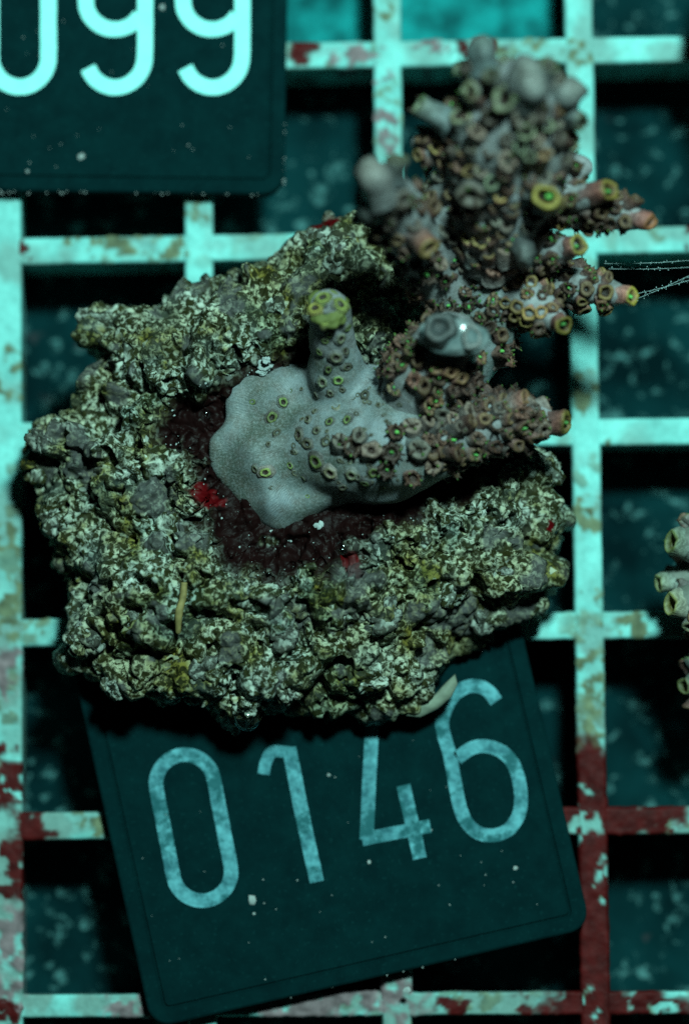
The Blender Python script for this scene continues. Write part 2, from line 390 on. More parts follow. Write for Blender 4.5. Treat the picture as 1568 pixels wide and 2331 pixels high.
def arc(cx, cy, r, a0, a1, n, ry=None):
    return [(cx + r * math.cos(math.radians(a)), cy + (ry or r) * math.sin(math.radians(a))) for a in np.linspace(a0, a1, n)]
zero = arc(46, 130, 65, 0, 180, 9, 68) + [(-19, 40), (-19, -60)] + arc(46, -66, 65, 180, 360, 9) + [(111, -40), (111, 50)]
# the hook of a nine is drawn as one line: hook, right stem, top, bowl
def nine2(dx):
    hook = arc(263 + dx, 128, 67, 158, 0, 9, 71)
    stem = [(331 + dx, 70), (331 + dx, 10), (331 + dx, -60)]
    top = arc(263 + dx, -70, 68, -20, -160, 7)
    bowl = [(196 + dx, -40), (196 + dx, -10)] + arc(262 + dx, 2, 66, 168, 45, 8, 65)
    return [(hook + stem + top + bowl[:2] + arc(262 + dx, 2, 66, 168, 90, 6, 65), 36, False), (arc(262 + dx, 2, 66, 92, 30, 7, 65), 35, False)]
tag('dark green plastic tag with clean pale numerals ending 099 in the top corner', (646, 443), (-386, 428), 30.0, 0.16,
    [('0, cut by the picture edge', [(zero, 37, True)]), ('9 beside the 0', nine2(0)), ('9 nearest the rounded corner', nine2(221))], M_NUM, 1.18)
ca, sa = math.cos(math.radians(11)), math.sin(math.radians(11))
def loc(cx, cy, pts): return [(cx + x * ca + y * sa, cy - x * sa + y * ca) for x, y in pts]
q = lambda pts: [(x / 2 + 784, y / 2 + 1631.6) for x, y in pts]
q7 = lambda pts: [(x / 2, y / 2 + 1631.6) for x, y in pts]
z0 = loc(441, 1884, arc(0, 102, 66, 0, 180, 9) + [(-66, 40), (-66, -40)] + arc(0, -102, 66, 180, 360, 9) + [(66, -40), (66, 40)])
six = [(690, -70), (655, -116), (610, -138), (560, -137), (505, -106), (464, -45), (444, 25), (455, 95), (480, 180), (522, 400), (562, 490), (620, 533), (690, 538), (755, 505), (797, 430), (800, 330), (772, 225), (718, 160), (640, 134), (572, 146), (512, 190)]
tag('dark green plastic tag with stained numerals 0146 lying askew under the rock', (1346, 2113), (346, 2343), 30.0, 0.16,
    [('0', [(z0, 32, True)]),
     ('1', [(q7([(1316, 140), (1375, 440), (1443, 752)]), 32, False), (q7([(1200, 262), (1212, 205), (1245, 158), (1335, 166)]), 27, False)]),
     ('4', [(q([(150, -180), (125, 60), (100, 560)]), 31, False), (q([(80, 558), (390, 497)]), 30, False), (q([(268, 312), (343, 645)]), 31, False)]),
     ('6', [(q(six), 30.5, False)])], M_NUM2, 1.35)

# ------------------------------------------------------------------ the rock
ROCK = [(745,480),(690,520),(630,560),(560,592),(500,612),(430,632),(350,648),(280,690),(215,700),(176,732),(178,770),(184,810),(180,850),(180,890),(160,930),(128,962),(70,968),(50,1000),(72,1060),(62,1110),(68,1170),(100,1222),(122,1290),(155,1340),(150,1400),(150,1450),(150,1510),(195,1545),(250,1600),(300,1588),(370,1600),(440,1620),(500,1638),(560,1640),(640,1628),(720,1640),(790,1635),(840,1655),(930,1635),(1000,1570),(1055,1502),(1126,1444),(1212,1394),(1262,1310),(1255,1250),(1292,1180),(1280,1110),(1292,1050),(1262,1010),(1195,990),(1120,900),(1020,760),(960,630),(890,540),(815,486)]
CRATER = [(540,838),(480,868),(405,905),(368,950),(372,1000),(420,1050),(445,1120),(452,1190),(470,1250),(520,1300),(600,1332),(700,1318),(800,1300),(860,1245),(930,1200),(1060,1140),(1150,1060),(1120,920),(900,830),(700,790)]
ZEQ, ZB = 5.6, 1.85
rc = P(680, 1085, ZEQ)
op = np.array([tuple((P(x, y, ZEQ) - rc)[:2]) for x, y in ROCK]); op *= (1 - 0.35 / np.hypot(op[:, 0], op[:, 1]))[:, None]
th = np.unwrap(np.arctan2(op[:, 1], op[:, 0])); rad = np.hypot(op[:, 0], op[:, 1])
o_ = np.argsort(th % (2 * np.pi)); tho, rado = (th % (2 * np.pi))[o_], rad[o_]
NU, NT_, NB = 1050, 190, 46
T = np.linspace(0, 2 * np.pi, NU, endpoint=False)
RHO = np.interp(T, np.r_[tho[-1] - 2 * np.pi, tho, tho[0] + 2 * np.pi], np.r_[rado[-1], rado, rado[0]])
f_top = np.linspace(0.0, 1, NT_) ** 0.85; f_bot = np.linspace(1, 0.0, NB + 1)[1:] ** 0.8
def rock_z(f): return ZEQ + 6.2 * np.sqrt(np.clip(1 - f ** 2.7, 0, 1))
Fr = np.r_[f_top, f_bot]; Zr = np.r_[rock_z(f_top), np.maximum(ZB, ZEQ - (ZEQ - ZB + 1.2) * np.sqrt(np.clip(1 - f_bot ** 3.0, 0, 1)))]
NVR = len(Fr)
X = RHO[:, None] * np.cos(T)[:, None] * Fr[None]; Y = RHO[:, None] * np.sin(T)[:, None] * Fr[None]; Zg = np.repeat(Zr[None], NU, 0)
pos = np.stack([X + rc.x, Y + rc.y, Zg], -1).reshape(-1, 3); is_top = np.tile(np.r_[np.ones(NT_), np.zeros(NB)], NU) > 0.5
cd = sdf_poly(pos[:, :2] + (np.stack([fbm(pos * .6, 3, 3), fbm(pos * .6 + 31, 4, 3)], 1) - .5) * 3.2, wpoly(CRATER, 8.5))
cr = sst(-0.6, 1.1, cd) * is_top
dirn = (pos[:, :2] - np.array(rc[:2])); fN = np.tile(Fr, NU)
dn = dirn / np.maximum(np.linalg.norm(dirn, axis=1), 1e-6)[:, None]
pos[:, 2] -= fN ** 2.5 * (2.3 * np.clip(dn @ np.array((.72, -.69)), 0, 1) ** 2 + 2.0 * np.clip(dn @ np.array((-1, -.1)), 0, 1) ** 3)
pos[:, 2] = np.maximum(pos[:, 2], ZB)
pos[:, 2] -= sst(-1.6, 2.2, cd) * is_top * 3.0
# shallow valley under the branches so that the rock falls away to the upper right
vd = (pos[:, :2] - np.array(P(1010, 820, 8)[:2])); pos[:, 2] -= is_top * 2.5 * np.exp(-(vd ** 2).sum(1) / 60.0)
# normals of the smooth body
G = pos.reshape(NU, NVR, 3); du = np.roll(G, -1, 0) - np.roll(G, 1, 0); dv = np.gradient(G, axis=1)
N = np.cross(du, dv).reshape(-1, 3); ln = np.linalg.norm(N, axis=1); N[ln > 1e-9] /= ln[ln > 1e-9][:, None]; N[ln <= 1e-9] = (0, 0, 1)
N = np.where((N[:, 2] < -0.2)[:, None] & is_top[:, None], -N, N)
sgn = np.sign((N * (pos - np.array((rc.x, rc.y, ZEQ - 1)))).sum(1)); sgn[sgn == 0] = 1; sgn = np.where(is_top & (np.tile(Fr, NU) < .93), np.where(N[:, 2] < 0, -1, 1), sgn); N *= sgn[:, None]
w1, id1 = worley(pos * 0.34 + fbm(pos * .4, 8, 2)[:, None] * .6, 5)
w2, id2 = worley(pos * 0.75 + fbm(pos * 1.1, 18, 2)[:, None] * .5, 15)
w3, id3 = worley(pos * 2.1, 25)
d = (fbm(pos * 0.13, 1, 3) - .5) * 3.0 + (0.5 - w1 ** 1.6 * 1.1) * 2.1 * (0.4 + 1.1 * id1) + (0.45 - w2 ** 1.8 * 1.1) * 0.85 * (0.3 + 1.2 * id2) + (0.5 - w3) * 0.14 + (fbm(pos * 1.7, 6, 3) - .5) * 0.40 - sst(.57, .70, fbm(pos * .6, 66, 3)) * 1.2 - 0.1
d = np.where(cr > 0, d * (1 - 0.55 * cr), d)
low = sst(ZB, ZEQ, pos[:, 2]); d *= np.where(is_top, 1, low)
d = np.where(np.tile(Fr, NU) < 0.01, 0, d)
pos = pos + N * d[:, None]; pos[:, 2] = np.maximum(pos[:, 2], ZB - 0.05)
def blobmask(pts):
    m_ = np.zeros(len(pos)); wx = pos[:, :2] + (np.stack([fbm(pos * .9, 13, 3), fbm(pos * .9 + 31, 14, 3)], 1) - .5) * 1.6
    for x, y, rx, ry in pts:
        c = P(x, y, 8.5); m_ = np.maximum(m_, sst(1.2, 0.85, ((wx[:, 0] - c.x) * PPM / rx) ** 2 + ((wx[:, 1] - c.y) * PPM / ry) ** 2))
    return m_
red = blobmask([(470, 1135, 40, 24), (800, 1292, 24, 26), (735, 498, 36, 18), (1255, 1190, 9, 11)])
gry = sst(0.60, 0.68, fbm(pos * 0.35, 93, 3)) * 0.7 * (1 - cr)
COLR = np.stack([cr * sst(0.30, 0.42, fbm(pos * 0.35, 97, 4) + cr * .22), red, gry], 1)
rock = empty('live_rock', (rc.x, rc.y, ZB), label='lumpy cream and olive encrusted rock with a dark maroon hollow, holding the coral', category='rock')
rock_m = mesh_obj('rock_body', pos - np.array((rc.x, rc.y, ZB)), grid_quads(NU, NVR, True)[:, ::-1], M_ROCK, rock, True, COLR)
ROCK_BVH = BVHTree.FromPolygons([tuple(v) for v in pos[::1].tolist()], grid_quads(NU, NVR, True).tolist())
def hit(bvh, px, py):
    d_ = (P(px, py, 0) - CAM).normalized(); r = bvh.ray_cast(CAM, d_)
    return (r[0], r[1], d_) if r[0] is not None else (None, None, d_)

def lump_mesh(name, seed, mat, colors=(0, 0, 0), rough_=0.22, nu=26, nv=15, sq=0.75):
    u = np.linspace(0, 2 * np.pi, nu, endpoint=False); v = np.linspace(0.0, np.pi, nv)
    U, V = np.meshgrid(u, v, indexing='ij')
    p = np.stack([np.cos(U) * np.sin(V), np.sin(U) * np.sin(V), np.cos(V)], -1).reshape(-1, 3)
    r = 1 + (fbm(p * 1.6 + seed * 7.1, seed, 3) - .5) * rough_ * 3 + (fbm(p * 5 + seed * 3.1, seed + 5, 2) - .5) * rough_
    p = p * r[:, None]; p[:, 2] *= sq
    return mesh_np(name, p, grid_quads(nu, nv, True)[:, ::-1], mat, True, np.tile(np.array(colors, float), (len(p), 1)))
NOD = [lump_mesh('nodule', 3 + i, M_ROCK, (0.0, 0, 0.22 * (i % 3)), 0.42, 44, 26) for i in range(6)]
for i, (x, y, r) in enumerate([(352,1062,62),(545,642,46),(402,630,32),(350,655,26),(755,560,62),(690,1365,52),(762,1378,46),(655,1568,34),(1100,1408,40),(1225,1066,48),(230,730,48),(95,1000,40),(380,1180,62),(560,1350,38),(300,1400,40),(470,1400,52),(1180,1180,60),(870,1400,46),(560,1600,44),(980,1230,34),(200,1450,44),(1020,1330,50),(260,1560,34),(640,1440,50),(850,1540,50),(120,1180,44),(470,1520,44),(300,820,50),(640,700,44),(1140,1290,42),(100,1080,46)]):
    p_, n_, d_ = hit(ROCK_BVH, x, y)
    if p_ is None: continue
    o = link(bpy.data.objects.new('nodule', NOD[i % 6]), rock)
    if (i % 4) == 0: o['label'] = 'smooth rounded nodule on the rock'
    q_ = p_ - Vector((0, 0, 0.55 * r / PPM)); o.location = (q_ - Vector((rc.x, rc.y, ZB))) * S
    o.rotation_euler = (random.uniform(-.4, .4), random.uniform(-.4, .4), random.uniform(0, 6.3)); rr = r / PPM * 0.88
    o.scale = (rr * random.uniform(.85, 1.15), rr * random.uniform(.75, 1), rr * 0.95)

def tube(pts, rads, nu=14, dens=8, seed=0, amp=0.0, freq=0.8, cap=True):
    """swept tube through mm points -> verts, quads, tris, per-ring centres and tangents"""
    p = [Vector(x) for x in pts]; n = len(p); C, R = [], []
    for i in range(n - 1):
        g = lambda k: p[min(max(k, 0), n - 1)]
        a, b, c, d = g(i - 1), g(i), g(i + 1), g(i + 2)
        for t in np.linspace(0, 1, dens, endpoint=False):
            C.append(0.5 * ((2 * b) + (c - a) * t + (2 * a - 5 * b + 4 * c - d) * t * t + (3 * b - a - 3 * c + d) * t ** 3)); R.append(rads[i] + (rads[i + 1] - rads[i]) * (t * t * (3 - 2 * t)))
    C.append(p[-1]); R.append(rads[-1])
    tg = [(C[min(i + 1, len(C) - 1)] - C[max(i - 1, 0)]).normalized() for i in range(len(C))]
    if cap:   # rounded end
        e, te, re_ = C[-1], tg[-1], R[-1]
        for s_, f in ((.35, .93), (.65, .74), (.85, .48), (.93, .2)): C.append(e + te * re_ * s_); R.append(re_ * f); tg.append(te)
    up = Vector((0, 0, 1)) if abs(tg[0].z) < .9 else Vector((1, 0, 0)); V = []
    fr = []
    for c, r, t in zip(C, R, tg):
        sd = t.cross(up).normalized(); up = sd.cross(t).normalized(); fr.append((c, r, t, sd, up))
        for k_ in range(nu):
            a = 2 * math.pi * k_ / nu; V.append(c + (sd * math.cos(a) + up * math.sin(a)) * r)
    V = np.array([tuple(v) for v in V])
    if amp:
        cen = np.repeat(np.array([tuple(c) for c in C]), nu, 0); dr = V - cen
        V = cen + dr * (1 + ((fbm(V * freq, 100 + seed, 3) - .5) * 2 * amp)[:, None])
    m = len(C); Q = []
    for i in range(m - 1):
        for k_ in range(nu): Q.append((i * nu + k_, i * nu + (k_ + 1) % nu, (i + 1) * nu + (k_ + 1) % nu, (i + 1) * nu + k_))
    Q.append(tuple(range(nu))[::-1]); Q.append(tuple((m - 1) * nu + k_ for k_ in range(nu)))
    return V, Q, fr
OR = np.array((rc.x, rc.y, ZB))
wp = []
for x, y in ((420, 1326), (418, 1360), (408, 1395), (408, 1440)):
    p_, n_, d_ = hit(ROCK_BVH, x, y); wp.append(p_ + Vector((0, 0, .15)))
zm = max(p.z for p in wp); wp = [Vector((p.x, p.y, p.z * .4 + zm * .6)) for p in wp]
V, Q, _ = tube(wp, [.24, .28, .30, .20], 12, 6, 4, .2, 1.5); mesh_obj('worm_tube', V - OR, Q, M_WORM, rock, label='pale yellow worm tube on the rock')

# shell flake wedged under the lower edge of the rock
SHP = ((922, 1630), (950, 1606), (988, 1582), (1014, 1554), (1036, 1534), (1042, 1556), (1028, 1586), (996, 1614), (955, 1634))
hz = [(hit(ROCK_BVH, x, y)[0] or Vector((0, 0, 2.6))).z for x, y in SHP]; zc = max(hz) * .75 + np.mean(hz) * .25
sh = [P(x, y, zc) for x, y in SHP]
V, Q = [], []; c_ = sum(sh, Vector()) / len(sh)
for zz, f in ((zc - 1.2, .7), (zc - .3, 1.0), (zc + .05, .95), (zc + .25, .55)): V += [tuple(c_.lerp(p, f)[:2]) + (zz,) for p in sh]
n_ = len(sh)
for j in range(3):
    for i in range(n_): Q.append((j * n_ + i, j * n_ + (i + 1) % n_, (j + 1) * n_ + (i + 1) % n_, (j + 1) * n_ + i))
Q += [tuple(range(n_))[::-1], tuple(3 * n_ + i for i in range(n_))]
mesh_obj('shell_flake', np.array(V) - OR, Q, M_SHELL, rock, label='cream shell flake at the lower edge of the rock')
for x, y, r in ((604, 838, 14), (597, 850, 10), (608, 824, 9)):
    p_, n_, d_ = hit(ROCK_BVH, x, y)
    o = link(bpy.data.objects.new('detritus_clump', lump_mesh('detritus_clump', x % 17, M_FLUFF, (0, 0, 0), .6, 22, 13)), rock)
    o.location = (p_ + Vector((0, 0, 1.0)) - Vector(OR)) * S; o.scale = (r / PPM, r / PPM * .8, r / PPM * .5)

# ------------------------------------------------------------------ corallites
def cup_mesh(seed, L=1.35, r0=0.62, r1=0.60, hole=0.60, lip=0.0, wall=(0.17, 0.14, 0.125), mid=(0.22, 0.12, 0.085), rim=(0.30, 0.34, 0.05), tent=0, dot=0.0, closed=False, inner=(0.030, 0.018, 0.012)):
    """a cup standing on z = 0 pointing to +z; lip > 0 lengthens one side of the rim"""
    r_ = random.Random(seed); nu = 16
    if closed: prof = [(r0 * 1.15, -.35), (r0, .1), (r0 * 1.02, L * .45), (r1 * 1.05, L * .75), (r1 * .82, L * .95), (r1 * .45, L * 1.06), (r1 * .08, L * 1.08)]; cl = [0, .1, .3, .5, .7, .8, .8]
    else:
        prof = [(r0 * 1.25, -.35), (r0, .1), (r0 * .96, L * .4), (r1, L * .72), (r1 * 1.0, L * .90), (r1 * .93, L), (r1 * .80, L * 1.02), (r1 * hole, L * .95), (r1 * hole * .85, L * .70), (r1 * hole * .6, L * .5), (.02, L * .46)]
        cl = [0, .05, .22, .45, .55, .9, 1.0, .8, -1, -1, -1]
    V, C = [], []
    wall, mid, rim = map(np.array, (wall, mid, rim))
    for i in range(nu):
        a = 2 * math.pi * i / nu; wob = 1 + .10 * math.sin(2 * a + seed) + .05 * math.sin(5 * a + seed * 2)
        for (r, z), c in zip(prof, cl):
            zz = z + lip * .5 * math.cos(a) * max(z, 0) / L * .8
            V.append((r * wob * math.cos(a), r * wob * math.sin(a), zz))
            if c < 0: cc = np.array(inner)
            elif c < .5: cc = wall + (mid - wall) * (c / .5)
            else: cc = mid + (rim - mid) * ((c - .5) / .5)
            C.append(cc * r_.uniform(.8, 1.15))
    nv = len(prof); Q = [tuple(q) for q in grid_quads(nu, nv, True)[:, ::-1]]
    if tent:
        for t in range(tent):
            a = 2 * math.pi * (t + r_.uniform(-.2, .2)) / tent; rr = r1 * (hole + .12); ln = r_.uniform(.22, .42); out = r_.uniform(.05, .35); b0 = len(V)
            lz = lip * .4 * math.cos(a)
            for j, (f, wd) in enumerate(((0, .10), (.5, .095), (.85, .075), (1.0, .02))):
                cx, cy, cz = (rr + out * f) * math.cos(a), (rr + out * f) * math.sin(a), L * .9 + lz + ln * f
                for k_ in range(5):
                    b = 2 * math.pi * k_ / 5
                    V.append((cx + wd * math.cos(b), cy + wd * math.sin(b), cz)); tip = j >= 2 and t % 4 == 0
                    C.append(np.array((.09, .22, .04)) if tip else np.array((.045, .024, .016)))
            for j in range(3):
                for k_ in range(5): Q.append((b0 + j * 5 + k_, b0 + j * 5 + (k_ + 1) % 5, b0 + j * 5 + 5 + (k_ + 1) % 5, b0 + j * 5 + 5 + k_))
    if dot:
        b0 = len(V); n6 = 8; ox, oy = r_.uniform(-.1, .1), r_.uniform(-.1, .1)
        for j, (f, z) in enumerate(((dot, L * .55), (dot * .9, L * .86), (dot * .45, L * .96), (.01, L * .98))):
            for k_ in range(n6): V.append((ox + f * math.cos(k_ * 2 * math.pi / n6), oy + f * math.sin(k_ * 2 * math.pi / n6), z)); C.append(np.array((.16, .60, .13)))
        for j in range(3):
            for k_ in range(n6): Q.append((b0 + j * n6 + k_, b0 + j * n6 + (k_ + 1) % n6, b0 + j * n6 + n6 + (k_ + 1) % n6, b0 + j * n6 + n6 + k_))
    V = np.array(V); V += (np.stack([fbm(V * 1.5 + seed * 3.7, 5, 2), fbm(V * 1.5 + seed * 5.1, 6, 2), fbm(V * 1.5 + seed, 7, 2)], 1) - .5) * .38 * min(1, .15 + L * .7)
    return mesh_np('corallite', V, Q, M_CUP, True, np.array(C))
GREY, BRN, SAL, ORG, YEL, OLV = (.20, .205, .20), (.15, .07, .05), (.52, .20, .16), (.50, .20, .06), (.38, .31, .04), (.22, .18, .08)
CUPS = {
 'plain': [cup_mesh(i, 1.3, .64, .56, .38, .5, GREY, (.19, .165, .15), (.18, .14, .11), 4 if i else 0) for i in range(3)],
 'brown': [cup_mesh(10 + i, 1.45, .66, .56, .40, .6, (.19, .19, .185), (.16, .09, .075) if i % 2 else (.25, .125, .10), (.17, .085, .06) if i % 2 else (.20, .125, .06), [0, 6, 0, 8][i], 0.0) for i in range(4)],
 'star': [cup_mesh(20 + i, 1.1, .58, .56, .70, .2, (.18, .15, .14), (.12, .07, .055), (.08, .045, .03), 9 + i % 3, .13 * (i % 2)) for i in range(4)],
 'dot': [cup_mesh(30 + i, 1.3, .64, .56, .46, .5, (.19, .185, .18), (.20, .105, .085), (.17, .11, .05), 6, .12) for i in range(3)],
 'tip': [cup_mesh(40 + i, 1.9, .62, .60, .60, .15, (.30, .25, .25), SAL, [YEL, ORG, (.40, .34, .06)][i], 0, [.16, 0, .13][i]) for i in range(3)],
 'salmon': [cup_mesh(50 + i, 1.5, .60, .58, .60, .2, (.26, .22, .215), (.40, .18, .13), (.36, .26, .08), 0, 0) for i in range(2)],
 'knob': [cup_mesh(60 + i, 1.7, .62, .62, .6, 0, (.14, .17, .175), (.155, .18, .18), (.17, .19, .17), closed=True) for i in range(3)],
 'gtip': [cup_mesh(100 + i, 1.7, .64, .58, .55, .1, (.14, .17, .175), (.16, .18, .165), (.19, .21, .12), 5 * i) for i in range(2)],
 'teal': [cup_mesh(90 + i, .55, .70, .62, .62, .1, (.10, .13, .13), (.13, .17, .17), (.17, .21, .21), 0, 0, inner=(.07, .10, .105)) for i in range(2)],
 'flat': [cup_mesh(70 + i, .26, .60, .42, .55, 0, GREY, (.19, .185, .15), (.20, .20, .12) if i else (.28, .40, .10)) for i in range(3)],
 'ytip': [cup_mesh(110, 1.3, .62, .58, .62, .1, (.26, .31, .28), (.26, .31, .23), (.20, .23, .07), 0, 0, inner=(.10, .10, .02))],
 'pit': [cup_mesh(95 + i, .22, .55, .46, .66, 0, (.16, .16, .05), (.22, .22, .05), (.28, .30, .06)) for i in range(2)],
 'yring': [cup_mesh(80 + i, 1.2, .62, .62, .62, .2, OLV, (.22, .17, .06), (.28, .25, .05), 0, .16) for i in range(2)],
}
def put_cup(kind, pos_, axis, scale, parent, org, roll=None, ln=1.0, idx=None):
    ms = CUPS[kind]; o = link(bpy.data.objects.new('corallite', ms[(random.randrange(len(ms)) if idx is None else idx)]), parent)
    axis = axis.normalized(); qt = axis.to_track_quat('Z', 'Y')
    # the long lip turns away from the branch tip / upwards
    o.rotation_mode = 'QUATERNION'
    o.rotation_quaternion = qt @ Matrix.Rotation(random.uniform(0, 6.28) if roll is None else roll, 3, 'Z').to_quaternion()
    o.location = (pos_ - Vector(org)) * S; o.scale = (scale * random.uniform(.88, 1.12), scale * random.uniform(.88, 1.12), scale * ln)
    return o

# ------------------------------------------------------------------ coral bodies
crc = P(760, 1000, 8)
COR = (crc.x, crc.y, 7.0)
coral = empty('coral_colony', COR, label='grey branching coral with brown cup shaped corallites growing from the rock', category='coral')
PLATE = [(690,822),(650,818),(602,843),(545,853),(512,882),(510,925),(512,966),(472,988),(468,1040),(484,1088),(520,1118),(548,1168),(605,1204),(652,1216),(686,1196),(742,1160),(800,1142),(862,1152),(905,1138),(950,1105),(1000,1040),(1000,940),(900,850),(800,800),(740,800)]
pl = np.array([tuple(P(x, y, 9.2)[:2]) for x, y in PLATE]); pc_ = P(760, 1000, 9.2)
rel = pl - np.array(pc_[:2]); a_ = np.arctan2(rel[:, 1], rel[:, 0]) % (2 * np.pi); s_ = np.argsort(a_); rr_ = np.hypot(rel[:, 0], rel[:, 1])
nu, nv = 240, 60; T2 = np.linspace(0, 2 * np.pi, nu, endpoint=False)
rho = np.interp(T2, np.r_[a_[s_][-1] - 2 * np.pi, a_[s_], a_[s_][0] + 2 * np.pi], np.r_[rr_[s_][-1], rr_[s_], rr_[s_][0]])
ker = np.ones(5) / 5; rho = np.convolve(np.r_[rho[-2:], rho, rho[:2]], ker, 'valid')
fr_ = np.r_[np.linspace(0, 1, 46), np.linspace(1, .6, 15)[1:]]; nv = len(fr_)
XX = pc_.x + rho[:, None] * np.cos(T2)[:, None] * fr_; YY = pc_.y + rho[:, None] * np.sin(T2)[:, None] * fr_
ff = np.repeat(fr_[None], nu, 0); botm = np.arange(nv)[None] >= 46
ZZ = 8.0 + 1.9 * np.power(np.clip(1 - ff ** 3.2, 0, 1), .55) + 1.3 * (1 - ff)
ZZ = np.where(botm, 8.0 - (1 - ff) * 2.0, ZZ)
pp = np.stack([XX, YY, ZZ], -1).reshape(-1, 3)
pp[:, 2] += ((fbm(pp * .30, 201, 2) - .5) * 3.0 + (fbm(pp * .8, 203, 2) - .5) * .7) * np.where(botm.repeat(nu, 0).ravel(), .2, 1)
# radial folds near the lobed margin
PLV, PLQ = pp, [tuple(q_) for q_ in grid_quads(nu, nv, True)[:, ::-1]]
PLQ.append(tuple(i * nv + nv - 1 for i in range(nu)))
BR = {  # name: (px, py, z), radius px
 'trunk': ([(800,985,8.8),(940,900,10.5),(1060,790,11.2),(1135,660,12.5),(1140,560,13.5)], [95,100,88,70,60]),
 'low_root': ([(655,1000,7.2),(770,1020,8.9),(880,1022,10.3),(1000,1000,11.6)], [70,118,116,84]),
 'stub_root': ([(800,920,8.4),(768,850,10.6),(757,790,12.6)], [95,68,50]),
 'stub':  ([(770,880,9.0),(760,800,12.0),(750,705,15.6)], [66,52,46]),
 'low':   ([(850,1025,9.6),(930,1015,10.9),(1020,995,12.2),(1140,958,13.0),(1238,962,13.4)], [66,84,70,54,32]),
 'mid':   ([(930,930,9.6),(980,850,13.0),(1026,778,15.6)], [105,96,66]),
 'left':  ([(1060,730,10.5),(985,620,14.0),(915,500,20.0),(874,420,24.5)], [58,58,60,46]),
 'crown': ([(1130,600,13.2),(1140,450,17.5),(1165,310,22.0),(1190,215,25.5)], [78,108,122,78]),
 'east':  ([(1130,520,14.0),(1240,465,17.0),(1335,446,19.0)], [56,44,28]),
 'east2': ([(1230,470,15.0),(1370,480,17.0),(1440,496,18.0)], [44,36,26]),
 'knee':  ([(1150,620,13.0),(1220,580,15.0),(1290,565,16.8)], [50,38,26]),
 'south': ([(1130,660,12.0),(1205,690,14.2),(1262,728,15.8)], [56,48,26]),
 'crown_left': ([(1130,345,19.5),(1060,296,21.5),(1008,270,22.5)], [50,38,30]),
 'crown_right': ([(1180,320,20.5),(1245,262,23),(1280,222,24.5)], [60,48,38]),
 'crown_top': ([(1150,290,21.5),(1115,210,24),(1098,150,25.5)], [56,44,36]),
 'bridge': ([(1085,700,10.5),(1030,600,13.5),(1012,490,16.0),(1050,380,18.5),(1090,330,19.5)], [46,52,58,54,40]),
 'bud': ([(1120,470,17.5),(1090,440,20.0),(1084,436,21.0)], [50,38,30]),
 'bud_right': ([(1200,470,17.0),(1232,450,20.5),(1240,447,21.5)], [54,42,32]),
 'shelf': ([(1190,430,16),(1290,395,18),(1320,380,18.5)], [60,40,28]),
 'spur': ([(1040,350,19),(985,335,20),(955,325,20.5)], [40,32,22]),
 'far':   ([(1190,640,11.0),(1310,652,13.2),(1400,670,14.6)], [48,38,25]),
}
BODY, FRM, ROOTS = {}, {}, []
bvh_v, bvh_q, owner = [], [], []
def world_pts(spec): return [P(*s) for s in spec]
for i, (nm, (sp, rd)) in enumerate(BR.items()):
    V, Q, fr = tube(world_pts(sp), [r / PPM for r in rd], 26, 12, i, 0.16, 0.5)
    V = V + (np.stack([fbm(V * 1.6, 300, 2), fbm(V * 1.6, 301, 2), fbm(V * 1.6, 302, 2)], 1) - .5) * .22
    if nm in ('trunk',):
        base_extra = (V, Q); FRM[nm] = fr; continue
    if nm in ('low_root', 'stub_root'): ROOTS.append((V, Q)); continue
    if nm == 'low': base_low = (V, Q)
    o = mesh_obj('branch', V - np.array(COR), Q, M_CORAL, coral); BODY[nm] = o; FRM[nm] = fr
    b0 = len(bvh_v); bvh_v += [tuple(v) for v in V]; bvh_q += [tuple(int(x) + b0 for x in q_) for q_ in Q]; owner += [nm] * len(Q)
# base: plate and trunk grown together
bm = bmesh.new()
for V, Q in [(PLV, PLQ), base_extra] + ROOTS:
    vs = [bm.verts.new(Vector(v) * S - Vector(COR) * S) for v in V]
    for q_ in Q:
        try: bm.faces.new([vs[int(i)] for i in q_])
        except ValueError: pass
bmesh.ops.remove_doubles(bm, verts=bm.verts, dist=1e-7)
bmesh.ops.holes_fill(bm, edges=[e for e in bm.edges if e.is_boundary], sides=0)
bmesh.ops.recalc_face_normals(bm, faces=bm.faces)
me = bpy.data.meshes.new('base_plate'); bm.to_mesh(me); bm.free(); me.materials.append(M_BASE)
base = link(bpy.data.objects.new('base_plate', me), coral, label='smooth pale grey encrusting base of the coral')
rm = base.modifiers.new('join', 'REMESH'); rm.mode = 'VOXEL'; rm.voxel_size = 0.2 * S; rm.use_smooth_shade = True
sm = base.modifiers.new('soften', 'SMOOTH'); sm.iterations = 40; sm.factor = 0.5
BODY['base'] = base
b0 = len(bvh_v)
for V, Q in [(PLV, PLQ), base_extra] + ROOTS:
    b0 = len(bvh_v); bvh_v += [tuple(v) for v in V]; bvh_q += [tuple(int(x) + b0 for x in q_) for q_ in Q]; owner += ['base'] * len(Q)
CB = BVHTree.FromPolygons(bvh_v, bvh_q)
placed = []
def at_px(kind, px, py, size, dirp=None, tilt=0.6, ln=1.0, sink=0.15, idx=None):
    """cup whose foot is seen at a pixel; dirp: direction in the picture (right, down), tilt: share of that against the surface normal"""
    dv = (P(px, py, 0) - CAM).normalized(); r = CB.ray_cast(CAM, dv)
    if r[0] is None: return
    n = r[1] if r[1].dot(dv) < 0 else -r[1]; ax = n
    if dirp is not None: ax = n * (1 - tilt) + Vector((dirp[0], -dirp[1], dirp[2] if len(dirp) > 2 else 0.25)).normalized() * tilt
    put_cup(kind, r[0] - ax.normalized() * sink, ax, size / PPM / 1.25, BODY[owner[r[2]]], COR, None, ln, idx); placed.append(r[0])
